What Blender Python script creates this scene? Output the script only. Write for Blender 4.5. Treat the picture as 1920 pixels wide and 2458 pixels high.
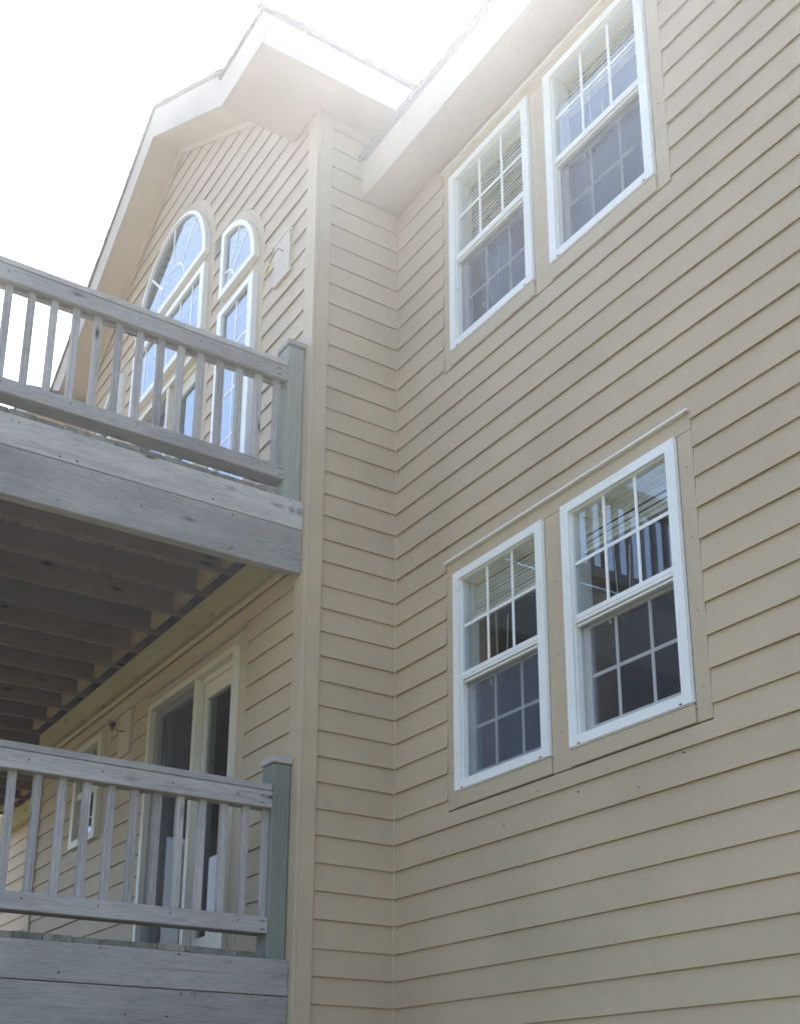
import bpy, bmesh, math, random
from mathutils import Vector, Matrix
random.seed(7)
for o in list(bpy.data.objects): bpy.data.objects.remove(o)
S = bpy.context.scene
COL = S.collection

# ------------------------------------------------------------------ camera
YAW, PITCH, ROLL = 2.56839, 0.310926, 0.0042558
fw = Vector((math.cos(PITCH)*math.cos(YAW), math.cos(PITCH)*math.sin(YAW), math.sin(PITCH)))
rt = Vector((math.sin(YAW), -math.cos(YAW), 0)); up = rt.cross(fw)
cr, sr = math.cos(ROLL), math.sin(ROLL)
r2 = rt*cr + up*sr; u2 = up*cr - rt*sr
cam = bpy.data.cameras.new('camera'); camo = bpy.data.objects.new('camera', cam); COL.objects.link(camo)
M = Matrix((r2, u2, -fw)).transposed().to_4x4(); M.translation = (5.80735, -3.0841, 1.6)
camo.matrix_world = M
cam.sensor_fit = 'HORIZONTAL'; cam.sensor_width = 36; cam.lens = 36*1.52227
cam.shift_x = 0.0003; cam.shift_y = 0.27933; cam.clip_start = 0.05; cam.clip_end = 3000
S.camera = camo

# ------------------------------------------------------------------ sky, sun, exposure
SUN_AZ, SUN_EL = math.radians(142), math.radians(56)      # azimuth counter-clockwise from +X
sv = Vector((math.cos(SUN_EL)*math.cos(SUN_AZ), math.cos(SUN_EL)*math.sin(SUN_AZ), math.sin(SUN_EL)))
W = bpy.data.worlds.new('World'); S.world = W; W.use_nodes = True
wn = W.node_tree.nodes; wl = W.node_tree.links
sky = wn.new('ShaderNodeTexSky'); sky.sky_type = 'NISHITA'; sky.sun_disc = False
sky.sun_elevation = SUN_EL; sky.sun_rotation = math.pi/2 - SUN_AZ
sky.air_density = 1.0; sky.dust_density = 3.0; sky.ozone_density = 1.0; sky.altitude = 0
bg = wn['Background']; bg.inputs['Strength'].default_value = 0.14
wl.new(sky.outputs[0], bg.inputs['Color'])
sl = bpy.data.lights.new('sun', 'SUN'); sl.energy = 4.5; sl.angle = math.radians(0.53); sl.color = (1, .95, .88)
so = bpy.data.objects.new('sun', sl); COL.objects.link(so)
so.rotation_euler = sv.to_track_quat('Z', 'Y').to_euler(); so.location = (-10, 10, 20)
S.view_settings.view_transform = 'Standard'; S.view_settings.look = 'None'
S.view_settings.gamma = 1; S.view_settings.use_curve_mapping = False
S.view_settings.exposure = 1.85
S.render.engine = 'CYCLES'

# ------------------------------------------------------------------ materials
def newmat(name):
    m = bpy.data.materials.new(name); m.use_nodes = True
    nt = m.node_tree; b = nt.nodes['Principled BSDF']
    return m, nt, b
def N(nt, t, **k):
    n = nt.nodes.new(t)
    for a, v in k.items():
        if a in n.inputs.keys(): n.inputs[a].default_value = v
        else: setattr(n, a, v)
    return n
def mapping(nt, scale, coord='Object', rnd=0.0):
    tc = N(nt, 'ShaderNodeTexCoord'); mp = N(nt, 'ShaderNodeMapping'); mp.inputs['Scale'].default_value = scale
    if rnd:
        oi = N(nt, 'ShaderNodeObjectInfo'); mul = N(nt, 'ShaderNodeMath', operation='MULTIPLY'); mul.inputs[1].default_value = rnd
        nt.links.new(oi.outputs['Random'], mul.inputs[0])
        cb = N(nt, 'ShaderNodeCombineXYZ')
        for i in range(3): nt.links.new(mul.outputs[0], cb.inputs[i])
        ad = N(nt, 'ShaderNodeVectorMath', operation='ADD')
        nt.links.new(tc.outputs[coord], ad.inputs[0]); nt.links.new(cb.outputs[0], ad.inputs[1]); nt.links.new(ad.outputs[0], mp.inputs[0])
    else: nt.links.new(tc.outputs[coord], mp.inputs[0])
    return mp.outputs[0]
def noise(nt, vec, scale, detail=4, rough=.55, dist=0):
    n = N(nt, 'ShaderNodeTexNoise'); n.inputs['Scale'].default_value = scale; n.inputs['Detail'].default_value = detail
    n.inputs['Roughness'].default_value = rough; n.inputs['Distortion'].default_value = dist
    nt.links.new(vec, n.inputs['Vector']); return n.outputs['Fac']
def ramp(nt, fac, stops):
    r = N(nt, 'ShaderNodeValToRGB'); e = r.color_ramp.elements
    while len(e) < len(stops): e.new(.5)
    for i, (p, c) in enumerate(stops):
        e[i].position = p; e[i].color = (*c, 1) if len(c) == 3 else c
    nt.links.new(fac, r.inputs[0]); return r.outputs[0]
def mix(nt, fac, a, b, mode='MIX'):
    m = N(nt, 'ShaderNodeMix', data_type='RGBA', blend_type=mode)
    for sock, v in ((0, fac), (6, a), (7, b)):
        if isinstance(v, (int, float)): m.inputs[sock].default_value = v
        elif isinstance(v, tuple): m.inputs[sock].default_value = (*v, 1)
        else: nt.links.new(v, m.inputs[sock])
    return m.outputs[2]
def bump(nt, b, h, strength, dist):
    n = N(nt, 'ShaderNodeBump'); n.inputs['Strength'].default_value = strength; n.inputs['Distance'].default_value = dist
    nt.links.new(h, n.inputs['Height']); nt.links.new(n.outputs[0], b.inputs['Normal'])

def siding_mat(name, base, along):
    m, nt, b = newmat(name)
    sc = (1, 6, 6) if along == 'x' else (6, 1, 6)
    v = mapping(nt, sc); v1 = mapping(nt, (1, 1, 1)); vr = mapping(nt, (1, 1, 1), rnd=9)
    big = noise(nt, v1, 1.3, 3); fine = noise(nt, v, 9, 6, .6, .6); mid = noise(nt, vr, .5, 2)
    lo = tuple(c*.86 for c in base); hi = tuple(min(1, c*1.08) for c in base)
    c = ramp(nt, big, [(.3, lo), (.7, hi)])
    c = mix(nt, .25, c, ramp(nt, mid, [(.3, tuple(x*.8 for x in base)), (.7, tuple(x*1.12 for x in base))]))
    c = mix(nt, .16, c, ramp(nt, fine, [(.35, tuple(x*.78 for x in base)), (.6, base)]))
    # faint scuffs and specks of dirt
    sp = noise(nt, v1, 38, 2, .5); sm = ramp(nt, sp, [(.72, (0, 0, 0)), (.78, (1, 1, 1))])
    c = mix(nt, .0, c, sm)
    mm = N(nt, 'ShaderNodeMix', data_type='RGBA'); mm.inputs[7].default_value = (*[x*.6 for x in base], 1)
    ml = N(nt, 'ShaderNodeMath', operation='MULTIPLY'); ml.inputs[1].default_value = .35
    nt.links.new(sm, ml.inputs[0]); nt.links.new(ml.outputs[0], mm.inputs[0]); nt.links.new(c, mm.inputs[6])
    nt.links.new(mm.outputs[2], b.inputs['Base Color'])
    b.inputs['Roughness'].default_value = .62; b.inputs['Specular IOR Level'].default_value = .3
    bump(nt, b, fine, .35, .004)
    return m
TAN = (.488, .386, .258)
M_side_x = siding_mat('painted_siding_x', TAN, 'x')
M_side_y = siding_mat('painted_siding_y', TAN, 'y')
def paint_mat(name, base, rough=.55, var=.1, dirt=.0):
    m, nt, b = newmat(name); v = mapping(nt, (1, 1, 1))
    n1 = noise(nt, v, 2.2, 4); n2 = noise(nt, v, 40, 3)
    c = ramp(nt, n1, [(.3, tuple(x*(1-var) for x in base)), (.7, tuple(min(1, x*(1+var*.5)) for x in base))])
    c = mix(nt, .15, c, ramp(nt, n2, [(.35, tuple(x*.75 for x in base)), (.6, base)]))
    if dirt:
        n3 = noise(nt, v, 9, 6, .7); d = ramp(nt, n3, [(.58, (0, 0, 0)), (.72, (dirt, dirt, dirt))])
        c = mix(nt, d, c, (.35, .27, .17))
    nt.links.new(c, b.inputs['Base Color']); b.inputs['Roughness'].default_value = rough; b.inputs['Specular IOR Level'].default_value = .3
    bump(nt, b, n2, .12, .003); return m
M_trim = paint_mat('painted_trim', (.492, .393, .268))
M_soffit = paint_mat('painted_soffit', (.50, .405, .295), .7)
M_fascia = paint_mat('painted_fascia', (.47, .395, .31), .6)
M_white = paint_mat('white_vinyl', (.80, .80, .78), .35, .06, .22)
M_greyv = paint_mat('grey_door_vinyl', (.36, .36, .36), .45)
M_cream = paint_mat('cream_vinyl', (.66, .61, .49), .4, .08, .15)
M_plate = paint_mat('wall_plate_paint', (.54, .46, .37))
M_dark = paint_mat('dark_gap', (.03, .03, .035), .8)
M_iron = paint_mat('black_metal', (.03, .028, .026), .5)
M_steel = paint_mat('galvanised_steel', (.33, .32, .31), .6); M_steel.node_tree.nodes['Principled BSDF'].inputs['Metallic'].default_value = .2
M_yellow = paint_mat('yellow_connector', (.55, .42, .08), .5)
M_caulk = paint_mat('caulk', (.62, .56, .44), .6, .2)
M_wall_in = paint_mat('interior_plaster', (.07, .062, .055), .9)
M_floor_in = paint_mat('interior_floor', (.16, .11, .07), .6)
M_slat = paint_mat('blind_slat', (.84, .81, .66), .5)
M_cord = paint_mat('blind_cord', (.75, .72, .65), .7)
M_shade = paint_mat('fabric_shade', (.55, .6, .66), .9)

def wood_mat(name, dark, mid, light, knots=True, moss=0.0, rough=.85):
    m, nt, b = newmat(name)
    v = mapping(nt, (1.2, 14, 14), rnd=37); vk = mapping(nt, (1, 3.2, 3.2), rnd=37); vb = mapping(nt, (1, 1, 1), rnd=37)
    warp = noise(nt, vb, 2.2, 3)
    n1 = noise(nt, v, 3.2, 8, .62, 1.4); n2 = noise(nt, v, 14, 5, .6, .5); n3 = noise(nt, vb, 1.4, 3)
    wv = N(nt, 'ShaderNodeTexWave', wave_type='BANDS', bands_direction='Y'); wv.inputs['Scale'].default_value = 5.5; wv.inputs['Distortion'].default_value = 9; wv.inputs['Detail'].default_value = 2; wv.inputs['Detail Scale'].default_value = .35
    nt.links.new(mapping(nt, (.22, 2.2, 2.2), rnd=37), wv.inputs['Vector'])
    c = ramp(nt, n1, [(.28, dark), (.5, mid), (.74, light)])
    c = mix(nt, .32, c, ramp(nt, wv.outputs['Fac'], [(.1, dark), (.55, light)]))
    c = mix(nt, .45, c, ramp(nt, n2, [(.34, dark), (.56, light)]))
    c = mix(nt, .35, c, ramp(nt, n3, [(.3, tuple(x*.72 for x in mid)), (.7, tuple(x*1.15 for x in light))]))
    # long dark checks
    ck = noise(nt, mapping(nt, (.8, 60, 60), rnd=37), 2.6, 3, .5, .4)
    c = mix(nt, ramp(nt, ck, [(.645, (0, 0, 0)), (.72, (.6, .6, .6))]), c, tuple(x*.35 for x in dark))
    if knots:
        vo = N(nt, 'ShaderNodeTexVoronoi'); vo.inputs['Scale'].default_value = 2.4; nt.links.new(vk, vo.inputs['Vector'])
        k = ramp(nt, vo.outputs['Distance'], [(.05, (1, 1, 1)), (.10, (.35, .35, .35)), (.17, (0, 0, 0))])
        c = mix(nt, k, c, tuple(x*.3 for x in dark))
    if moss:
        n4 = noise(nt, vb, 7, 6, .7); c = mix(nt, ramp(nt, n4, [(.42, (0, 0, 0)), (.62, (moss, moss, moss))]), c, (.09, .105, .06))
    oi = N(nt, 'ShaderNodeObjectInfo'); hs = N(nt, 'ShaderNodeHueSaturation')
    mr = N(nt, 'ShaderNodeMapRange'); mr.inputs[3].default_value = .76; mr.inputs[4].default_value = 1.18
    nt.links.new(oi.outputs['Random'], mr.inputs[0]); nt.links.new(mr.outputs[0], hs.inputs['Value']); nt.links.new(c, hs.inputs['Color'])
    nt.links.new(hs.outputs[0], b.inputs['Base Color']); b.inputs['Roughness'].default_value = rough; b.inputs['Specular IOR Level'].default_value = .2
    bump(nt, b, n1, .5, .006); return m
M_wood = wood_mat('weathered_wood', (.15, .14, .132), (.335, .315, .298), (.50, .475, .45))
M_wood_deck = wood_mat('mossy_deck_wood', (.15, .135, .115), (.24, .22, .19), (.32, .30, .27), True, .8)
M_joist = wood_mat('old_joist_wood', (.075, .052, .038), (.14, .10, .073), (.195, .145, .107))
M_green = wood_mat('treated_green_wood', (.15, .178, .14), (.235, .265, .21), (.33, .35, .295), False)
M_ledger = wood_mat('treated_yellow_wood', (.31, .27, .125), (.43, .38, .185), (.50, .45, .24), True)
M_block = wood_mat('fresh_blocking_wood', (.22, .17, .085), (.31, .24, .13), (.37, .30, .17), False)
M_inwood = wood_mat('stained_interior_wood', (.18, .085, .03), (.27, .135, .05), (.34, .18, .08), False, 0, .4)

def glass_mat(name, tint, refl, ior=1.55):
    m = bpy.data.materials.new(name); m.use_nodes = True; nt = m.node_tree; nt.nodes.remove(nt.nodes['Principled BSDF'])
    out = nt.nodes['Material Output']
    tr = N(nt, 'ShaderNodeBsdfTransparent'); tr.inputs[0].default_value = (*tint, 1)
    gl = N(nt, 'ShaderNodeBsdfGlossy'); gl.inputs['Roughness'].default_value = .004; gl.inputs[0].default_value = (*refl, 1)
    fr = N(nt, 'ShaderNodeFresnel'); gm = N(nt, 'ShaderNodeNewGeometry'); mi = N(nt, 'ShaderNodeMapRange')      # a thin pane mirrors alike from both faces
    mi.inputs[3].default_value = ior; mi.inputs[4].default_value = 1/ior
    nt.links.new(gm.outputs['Backfacing'], mi.inputs[0]); nt.links.new(mi.outputs[0], fr.inputs[0])
    v = mapping(nt, (1, 1, 1)); n = noise(nt, v, 1.6, 2); bp = N(nt, 'ShaderNodeBump'); bp.inputs['Strength'].default_value = .006; bp.inputs['Distance'].default_value = .01
    nt.links.new(n, bp.inputs['Height']); nt.links.new(bp.outputs[0], gl.inputs['Normal'])
    mx = N(nt, 'ShaderNodeMixShader'); nt.links.new(fr.outputs[0], mx.inputs[0]); nt.links.new(tr.outputs[0], mx.inputs[1]); nt.links.new(gl.outputs[0], mx.inputs[2])
    nt.links.new(mx.outputs[0], out.inputs[0]); return m
M_glass = glass_mat('window_glass', (.82, .85, .85), (.76, .89, 1), 2.2)
M_glass_lowe = glass_mat('coated_window_glass', (.4, .45, .48), (.72, .87, 1), 4.0)
def screen_mat(name, col, alpha):
    m = bpy.data.materials.new(name); m.use_nodes = True; nt = m.node_tree; b = nt.nodes['Principled BSDF']
    v = mapping(nt, (1, 1, 1)); n = noise(nt, v, 5, 4); f = noise(nt, v, 300, 2)
    vs = noise(nt, mapping(nt, (60, 60, 4)), 3, 4, .6)
    nt.links.new(ramp(nt, n, [(.3, tuple(x*.75 for x in col)), (.7, tuple(x*1.2 for x in col))]), b.inputs['Base Color'])
    b.inputs['Roughness'].default_value = .6
    mr = N(nt, 'ShaderNodeMapRange'); mr.inputs[1].default_value = .35; mr.inputs[2].default_value = .65
    mr.inputs[3].default_value = alpha-.06; mr.inputs[4].default_value = alpha+.05
    nt.links.new(vs, mr.inputs[0]); nt.links.new(mr.outputs[0], b.inputs['Alpha']); return m
M_screen = screen_mat('insect_screen_mesh', (.05, .055, .062), .34)
M_screen2 = screen_mat('dusty_insect_screen_mesh', (.10, .125, .175), .5)
def shingle_mat():
    m, nt, b = newmat('asphalt_shingle'); v = mapping(nt, (1, 1, 1)); n = noise(nt, v, 6, 4); g = noise(nt, v, 220, 2)
    c = ramp(nt, n, [(.3, (.10, .088, .078)), (.7, (.19, .17, .15))]); c = mix(nt, .4, c, ramp(nt, g, [(.3, (.06, .055, .05)), (.7, (.26, .24, .22))]))
    nt.links.new(c, b.inputs['Base Color']); b.inputs['Roughness'].default_value = .95; bump(nt, b, g, .6, .004); return m
M_shingle = shingle_mat()
def lawn_mat():
    m, nt, b = newmat('lawn'); v = mapping(nt, (1, 1, 1)); n = noise(nt, v, .35, 5); g = noise(nt, v, 30, 4)
    c = ramp(nt, n, [(.3, (.11, .115, .05)), (.55, (.18, .16, .08)), (.75, (.27, .22, .13))]); c = mix(nt, .4, c, ramp(nt, g, [(.3, (.08, .085, .03)), (.7, (.24, .21, .10))]))
    nt.links.new(c, b.inputs['Base Color']); b.inputs['Roughness'].default_value = .95; bump(nt, b, g, 1, .05); return m
M_lawn = lawn_mat()

# ------------------------------------------------------------------ builders
def link(name, me, mat, parent=None):
    o = bpy.data.objects.new(name, me); COL.objects.link(o)
    if mat and not me.materials: me.materials.append(mat)
    if parent: o.parent = parent
    return o
def empty(name, loc=(0, 0, 0)):
    o = bpy.data.objects.new(name, None); COL.objects.link(o); o.location = loc; return o
def tag(o, label, cat, group=None, kind=None):
    o['label'] = label
    if cat: o['category'] = cat
    if group: o['group'] = group
    if kind: o['kind'] = kind
    return o
def from_bm(name, bm, mat, parent=None, loc=None, rot=None):
    me = bpy.data.meshes.new(name); bmesh.ops.recalc_face_normals(bm, faces=bm.faces); bm.to_mesh(me); bm.free()
    o = link(name, me, mat, parent)
    if loc is not None: o.location = loc
    if rot is not None: o.rotation_euler = rot
    return o
def bm_box(bm, x0, x1, y0, y1, z0, z1, bev=0):
    vs = [bm.verts.new(p) for p in ((x0,y0,z0),(x1,y0,z0),(x1,y1,z0),(x0,y1,z0),(x0,y0,z1),(x1,y0,z1),(x1,y1,z1),(x0,y1,z1))]
    fs = [bm.faces.new([vs[i] for i in f]) for f in ((3,2,1,0),(4,5,6,7),(0,1,5,4),(1,2,6,5),(2,3,7,6),(3,0,4,7))]
    if bev: bmesh.ops.bevel(bm, geom=list({e for f in fs for e in f.edges}), offset=bev, segments=1, affect='EDGES')
def box(name, x0, x1, y0, y1, z0, z1, mat, parent=None, bev=.003):
    bm = bmesh.new(); bm_box(bm, x0, x1, y0, y1, z0, z1, bev); return from_bm(name, bm, mat, parent)
_cache = {}
def board(name, x0, x1, y0, y1, z0, z1, mat, parent=None, bev=.004, axis=None, jitter=0):
    """a timber: mesh with its length on local X so the grain follows it; shared between alike pieces"""
    d = (x1-x0, y1-y0, z1-z0)
    if axis is None: axis = 'xyz'[d.index(max(d))]
    if axis == 'x': L, w, t = d; rot = (0, 0, 0)
    elif axis == 'y': L, w, t = d[1], d[0], d[2]; rot = (0, 0, math.pi/2)
    else: L, w, t = d[2], d[1], d[0]; rot = (0, -math.pi/2, 0)
    key = (round(L, 4), round(w, 4), round(t, 4), mat.name, bev)
    me = _cache.get(key)
    if me is None:
        bm = bmesh.new(); bm_box(bm, -L/2, L/2, -w/2, w/2, -t/2, t/2, bev)
        me = bpy.data.meshes.new(name); bmesh.ops.recalc_face_normals(bm, faces=bm.faces); bm.to_mesh(me); bm.free(); _cache[key] = me
    o = link(name, me, mat, parent)
    o.location = ((x0+x1)/2, (y0+y1)/2, (z0+z1)/2)
    j = [random.uniform(-jitter, jitter) for _ in range(3)] if jitter else (0, 0, 0)
    o.rotation_euler = (rot[0]+j[0], rot[1]+j[1], rot[2]+j[2])
    return o
def prism(name, poly, axis, a, b, mat, parent=None, bev=0):
    """polygon in the plane across axis ('y': (x,z), 'x': (y,z)) pushed from a to b"""
    bm = bmesh.new()
    P = (lambda p, t: (p[0], t, p[1])) if axis == 'y' else (lambda p, t: (t, p[0], p[1]))
    A = [bm.verts.new(P(p, a)) for p in poly]; B = [bm.verts.new(P(p, b)) for p in poly]; n = len(poly)
    fs = [bm.faces.new(A), bm.faces.new(B[::-1])] + [bm.faces.new((A[i], B[i], B[(i+1) % n], A[(i+1) % n])) for i in range(n)]
    if bev: bmesh.ops.bevel(bm, geom=list({e for f in fs for e in f.edges}), offset=bev, segments=1, affect='EDGES')
    return from_bm(name, bm, mat, parent)
def ring(name, outer, inner, axis, a, b, mat, parent=None):
    """frame between two closed polygons of equal length"""
    bm = bmesh.new(); n = len(outer)
    P = (lambda p, t: (p[0], t, p[1])) if axis == 'y' else (lambda p, t: (t, p[0], p[1]))
    c = .003
    OA = [bm.verts.new(P(p, a)) for p in outer]; OB = [bm.verts.new(P(p, b)) for p in outer]
    IA = [bm.verts.new(P(p, a)) for p in inner]; IB = [bm.verts.new(P(p, b)) for p in inner]
    for i in range(n):
        j = (i+1) % n
        for q in ((OA[i], OA[j], IA[j], IA[i]), (OB[i], IB[i], IB[j], OB[j]), (OA[i], OB[i], OB[j], OA[j]), (IA[i], IA[j], IB[j], IB[i])):
            bm.faces.new(q)
    return from_bm(name, bm, mat, parent)
def tube(name, pts, r, mat, parent=None, n=6):
    bm = bmesh.new(); rings = []
    for i, p in enumerate(pts):
        p = Vector(p); t = (Vector(pts[min(i+1, len(pts)-1)])-Vector(pts[max(i-1, 0)])).normalized()
        a = t.orthogonal().normalized(); b2 = t.cross(a)
        rings.append([bm.verts.new(p+(a*math.cos(k*2*math.pi/n)+b2*math.sin(k*2*math.pi/n))*r) for k in range(n)])
    for i in range(len(rings)-1):
        for k in range(n): bm.faces.new((rings[i][k], rings[i][(k+1) % n], rings[i+1][(k+1) % n], rings[i+1][k]))
    bm.faces.new(rings[0]); bm.faces.new(rings[-1][::-1])
    return from_bm(name, bm, mat, parent)

# ------------------------------------------------------------------ ground
bm = bmesh.new(); g = [bm.verts.new(p) for p in ((-120,-120,0),(120,-120,0),(120,120,0),(-120,120,0))]; bm.faces.new(g)
gr = from_bm('ground', bm, M_lawn); gr['kind'] = 'structure'

# ------------------------------------------------------------------ the house
D = .636                    # depth of the return wall
LAP, Z0 = .1524, 2.2165
OFF = {0:-1,1:-5,2:-8,3:-3,4:-1,5:5,6:7,7:5,8:8,9:6,10:9,11:6,12:5,13:6,14:8,15:4,16:-2,17:3,18:-4,19:2,20:-2,21:-1,22:2,23:-4,24:-14,25:-12,26:-9,27:-8,28:-11,29:-2,30:-3,31:-6,32:-1,33:4,34:2,35:-3,36:13,37:15,38:23}
def zrow(k): return Z0 + LAP*k + OFF.get(k, 23 if k > 38 else 0)/1000
def zrow_g(k): return Z0 + LAP*k + (0 if k < 20 else max(-30, -30*(k-20)/8) if k <= 28 else -30+6.6*(k-28))/1000
house = tag(empty('house'), 'tan lap sided house with white windows, arched gable and wide soffits', 'house')

def hole_rect(x0, x1, z0, z1):
    f = lambda z: (x0, x1) if z0 <= z <= z1 else None
    f.cuts = (z0, z1); return f
def hole_half(cx, cz, r, zb):
    def f(z):
        if z < zb or z > cz+r: return None
        if z <= cz: return (cx-r, cx+r)
        h = math.sqrt(max(0, r*r-(z-cz)**2)); return (cx-h, cx+h)
    f.cuts = (zb, cz+r); return f
def hole_quarter(xs, cz, r, zb, sgn):        # straight side at xs, arc falling away on side sgn
    def f(z):
        if z < zb or z > cz+r: return None
        h = r if z <= cz else math.sqrt(max(0, r*r-(z-cz)**2))
        return (xs, xs+h) if sgn > 0 else (xs-h, xs)
    return f
def segments(lo, hi, z, holes):
    hs = sorted(h for h in (f(z) for f in holes) if h)
    out = []; x = lo
    for a, b in hs:
        if a > x: out.append((x, a))
        x = max(x, b)
    if x < hi: out.append((x, hi))
    return out

def sheathing(name, plane, lo, hi, ztop, z1, holes, at, inward, extra=.05, step=.04, z0=0.0):
    """the wall itself behind the boards, with its openings: slabs stacked in z. plane 'y' or 'x'"""
    bm = bmesh.new(); z = z0; cuts = set([z0, z1])
    n = int((z1-z0)/step)+1
    zs = sorted(cuts | {z0+(z1-z0)*i/n for i in range(n+1)})
    for a, b in zip(zs[:-1], zs[1:]):
        zm = (a+b)/2; l, h = (lo, hi) if ztop is None else ztop(zm, lo, hi)
        if h <= l: continue
        for s0, s1 in segments(l, h, zm, holes):
            y0, y1 = sorted((at, at+inward*.12))
            if plane == 'y': bm_box(bm, s0, s1, y0, y1, a, b)
            else: bm_box(bm, y0, y1, s0, s1, a, b)
    return from_bm(name, bm, M_dark, house)

def siding(wall, plane, sgn, at, rows, zr, lo, hi, bounds, holes, mat, splits=(), zmax=99):
    """one lap board per course and gap; profile leans out towards its lower edge. sgn = outward direction along the plane's axis"""
    for k in rows:
        za, zb = zr(k), zr(k+1)+.012
        if za >= zmax: continue
        zb = min(zb, zmax); wob = random.uniform(-.0012, .0012)
        nz = 5; zs = [za+(zb-za)*i/(nz-1) for i in range(nz)]
        for h in holes:
            for c_ in getattr(h, 'cuts', ()):
                if za < c_ < zb: zs += [c_-.0002, c_+.0002]
        zs = sorted(z for z in zs if za <= z <= zb); nz = len(zs)
        # pieces are found at the row's foot and followed upwards
        zones = []
        xs = [lo]+sorted(splits)+[hi]
        for c0, c1 in zip(xs[:-1], xs[1:]):
            prof = []
            for z in zs:
                l, h = bounds(z, lo, hi) if bounds else (lo, hi)
                l, h = max(l, c0), min(h, c1)
                sg = segments(l, h, z, holes) if h > l else []
                prof.append(sg)
            # split the zone into chains of overlapping segments
            cnt = max(len(p) for p in prof)
            if cnt == 0: continue
            if all(len(p) == cnt for p in prof):
                for i in range(cnt): zones.append([p[i] for p in prof])
            else:
                # treat each z band apart: keep as narrow chains
                for i in range(nz-1):
                    a, b = prof[i], prof[i+1]
                    if not a: continue
                    if len(a) == len(b):
                        for p, q in zip(a, b): zones.append((i, p, q))
                    else:
                        src = a if len(a) >= len(b) else b
                        for p in src: zones.append((i, p, p))
        for zn in zones:
            if isinstance(zn, tuple): i0, p, q = zn; zz = [zs[i0], zs[i0+1]]; pr = [p, q]
            else: zz, pr = zs, zn
            if max(b-a for a, b in pr) < .01: continue
            bm = bmesh.new(); F = []; B = []
            lift = [0, 0] if isinstance(zn, tuple) else [random.uniform(-.0016, .0016) for _ in range(2)]
            for z, (a, b) in zip(zz, pr):
                t = (z-za)/(LAP+.012); out = .0230-.0138*t + wob
                bk = out-.0066
                def P(x, o, zz_): return (x, at+sgn*o, zz_) if plane == 'y' else (at+sgn*o, x, zz_)
                l0 = lift[0]*(1-t); l1 = lift[1]*(1-t)
                F.append((bm.verts.new(P(a, out, z+l0)), bm.verts.new(P(b, out, z+l1))))
                B.append((bm.verts.new(P(a, bk, z+l0)), bm.verts.new(P(b, bk, z+l1))))
            for i in range(len(zz)-1):
                bm.faces.new((F[i][0], F[i][1], F[i+1][1], F[i+1][0])); bm.faces.new((B[i][0], B[i+1][0], B[i+1][1], B[i][1]))
                bm.faces.new((F[i][0], F[i+1][0], B[i+1][0], B[i][0])); bm.faces.new((F[i][1], B[i][1], B[i+1][1], F[i+1][1]))
            bm.faces.new((F[0][0], B[0][0], B[0][1], F[0][1])); bm.faces.new((F[-1][0], F[-1][1], B[-1][1], B[-1][0]))
            from_bm('siding_board', bm, mat, wall)

# --- openings
WX = [(.64, 1.435), (1.585, 2.382)]                 # the two windows of each pair on the right wall
WZ = [(3.322, 4.605), (6.095, 7.39)]
TRX = (.561, 2.478)                                  # casing of a pair
TRZ = [(3.228, 4.692), (5.99, 7.475)]
holesR_open = [hole_rect(x0+.02, x1-.02, z0+.02, z1-.02) for x0, x1 in WX for z0, z1 in WZ]
holesR_trim = [hole_rect(TRX[0]-.002, TRX[1]+.003, z0-.007, z1+.004) for z0, z1 in TRZ]
RX1 = 6.5
wallR = sheathing('wall', 'y', 0, RX1, None, 7.62, holesR_open, D, 1)
siding(wallR, 'y', -1, D, range(-14, 36), zrow, .022, RX1, None, holesR_trim, M_side_x, zmax=7.555)
# return wall (faces +x)
wallM = sheathing('wall', 'x', .0, D+.6, None, 8.1172, [], 0, -1)
siding(wallM, 'x', 1, 0, range(-14, 39), zrow, .088, D-.022, None, [], M_side_y, zmax=8.1176)
for k in (36, 37, 38):
    pass
# gable wall
GW, PK, SLP, SOFP = -5.0, -2.5, .61, 9.77            # left corner, ridge x, slope, soffit height at the ridge on the wall
def gbound(z, lo, hi):
    h = (SOFP-z)/SLP
    return max(lo, PK-h), min(hi, PK+h)
AC, AZ, AR = -2.5, 8.19, .755                          # big half-round
QX, QR, QZ = -1.42, .60, 7.51                          # quarter-rounds (straight side x, radius, foot)
QXL = 2*PK-QX
DOORU = (-3.26, -1.74, 5.215, 7.30)
TRAN = (-3.26, -1.74, 7.47, 8.085)
TALL = (-1.42, -.82, 5.30, 7.38)
TALLL = (2*PK-TALL[1], 2*PK-TALL[0], 5.30, 7.38)
SLID = (-2.30, -.83, 2.49, 4.53)
SMW = (-3.89, -3.27, 3.735, 4.60)
op = [hole_half(AC, AZ, AR-.02, AZ+.01), hole_rect(*DOORU), hole_rect(TRAN[0]+.02, TRAN[1]-.02, TRAN[2]+.02, TRAN[3]-.02),
      hole_quarter(QX+.02, QZ, QR-.04, QZ+.02, 1), hole_quarter(QXL-.02, QZ, QR-.04, QZ+.02, -1),
      hole_rect(TALL[0]+.02, TALL[1]-.02, TALL[2]+.02, TALL[3]-.02), hole_rect(TALLL[0]+.02, TALLL[1]-.02, TALLL[2]+.02, TALLL[3]-.02),
      hole_rect(SLID[0]+.01, SLID[1]-.01, SLID[2], SLID[3]-.01), hole_rect(SMW[0]+.02, SMW[1]-.02, SMW[2]+.02, SMW[3]-.02)]
AT = .95-.09                                            # casing outer radius of the half-round
tr = [hole_half(AC, AZ, AT+.002, 5.0), hole_quarter(QX-.05, QZ, QR+.09-.012+.05, 5.0, 1), hole_quarter(QXL+.05, QZ, QR+.09-.012+.05, 5.0, -1),
      hole_rect(SLID[0]-.067, SLID[1]+.118, 2.3, 4.617), hole_rect(SMW[0]-.082, SMW[1]+.103, 3.648, 4.662)]
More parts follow.
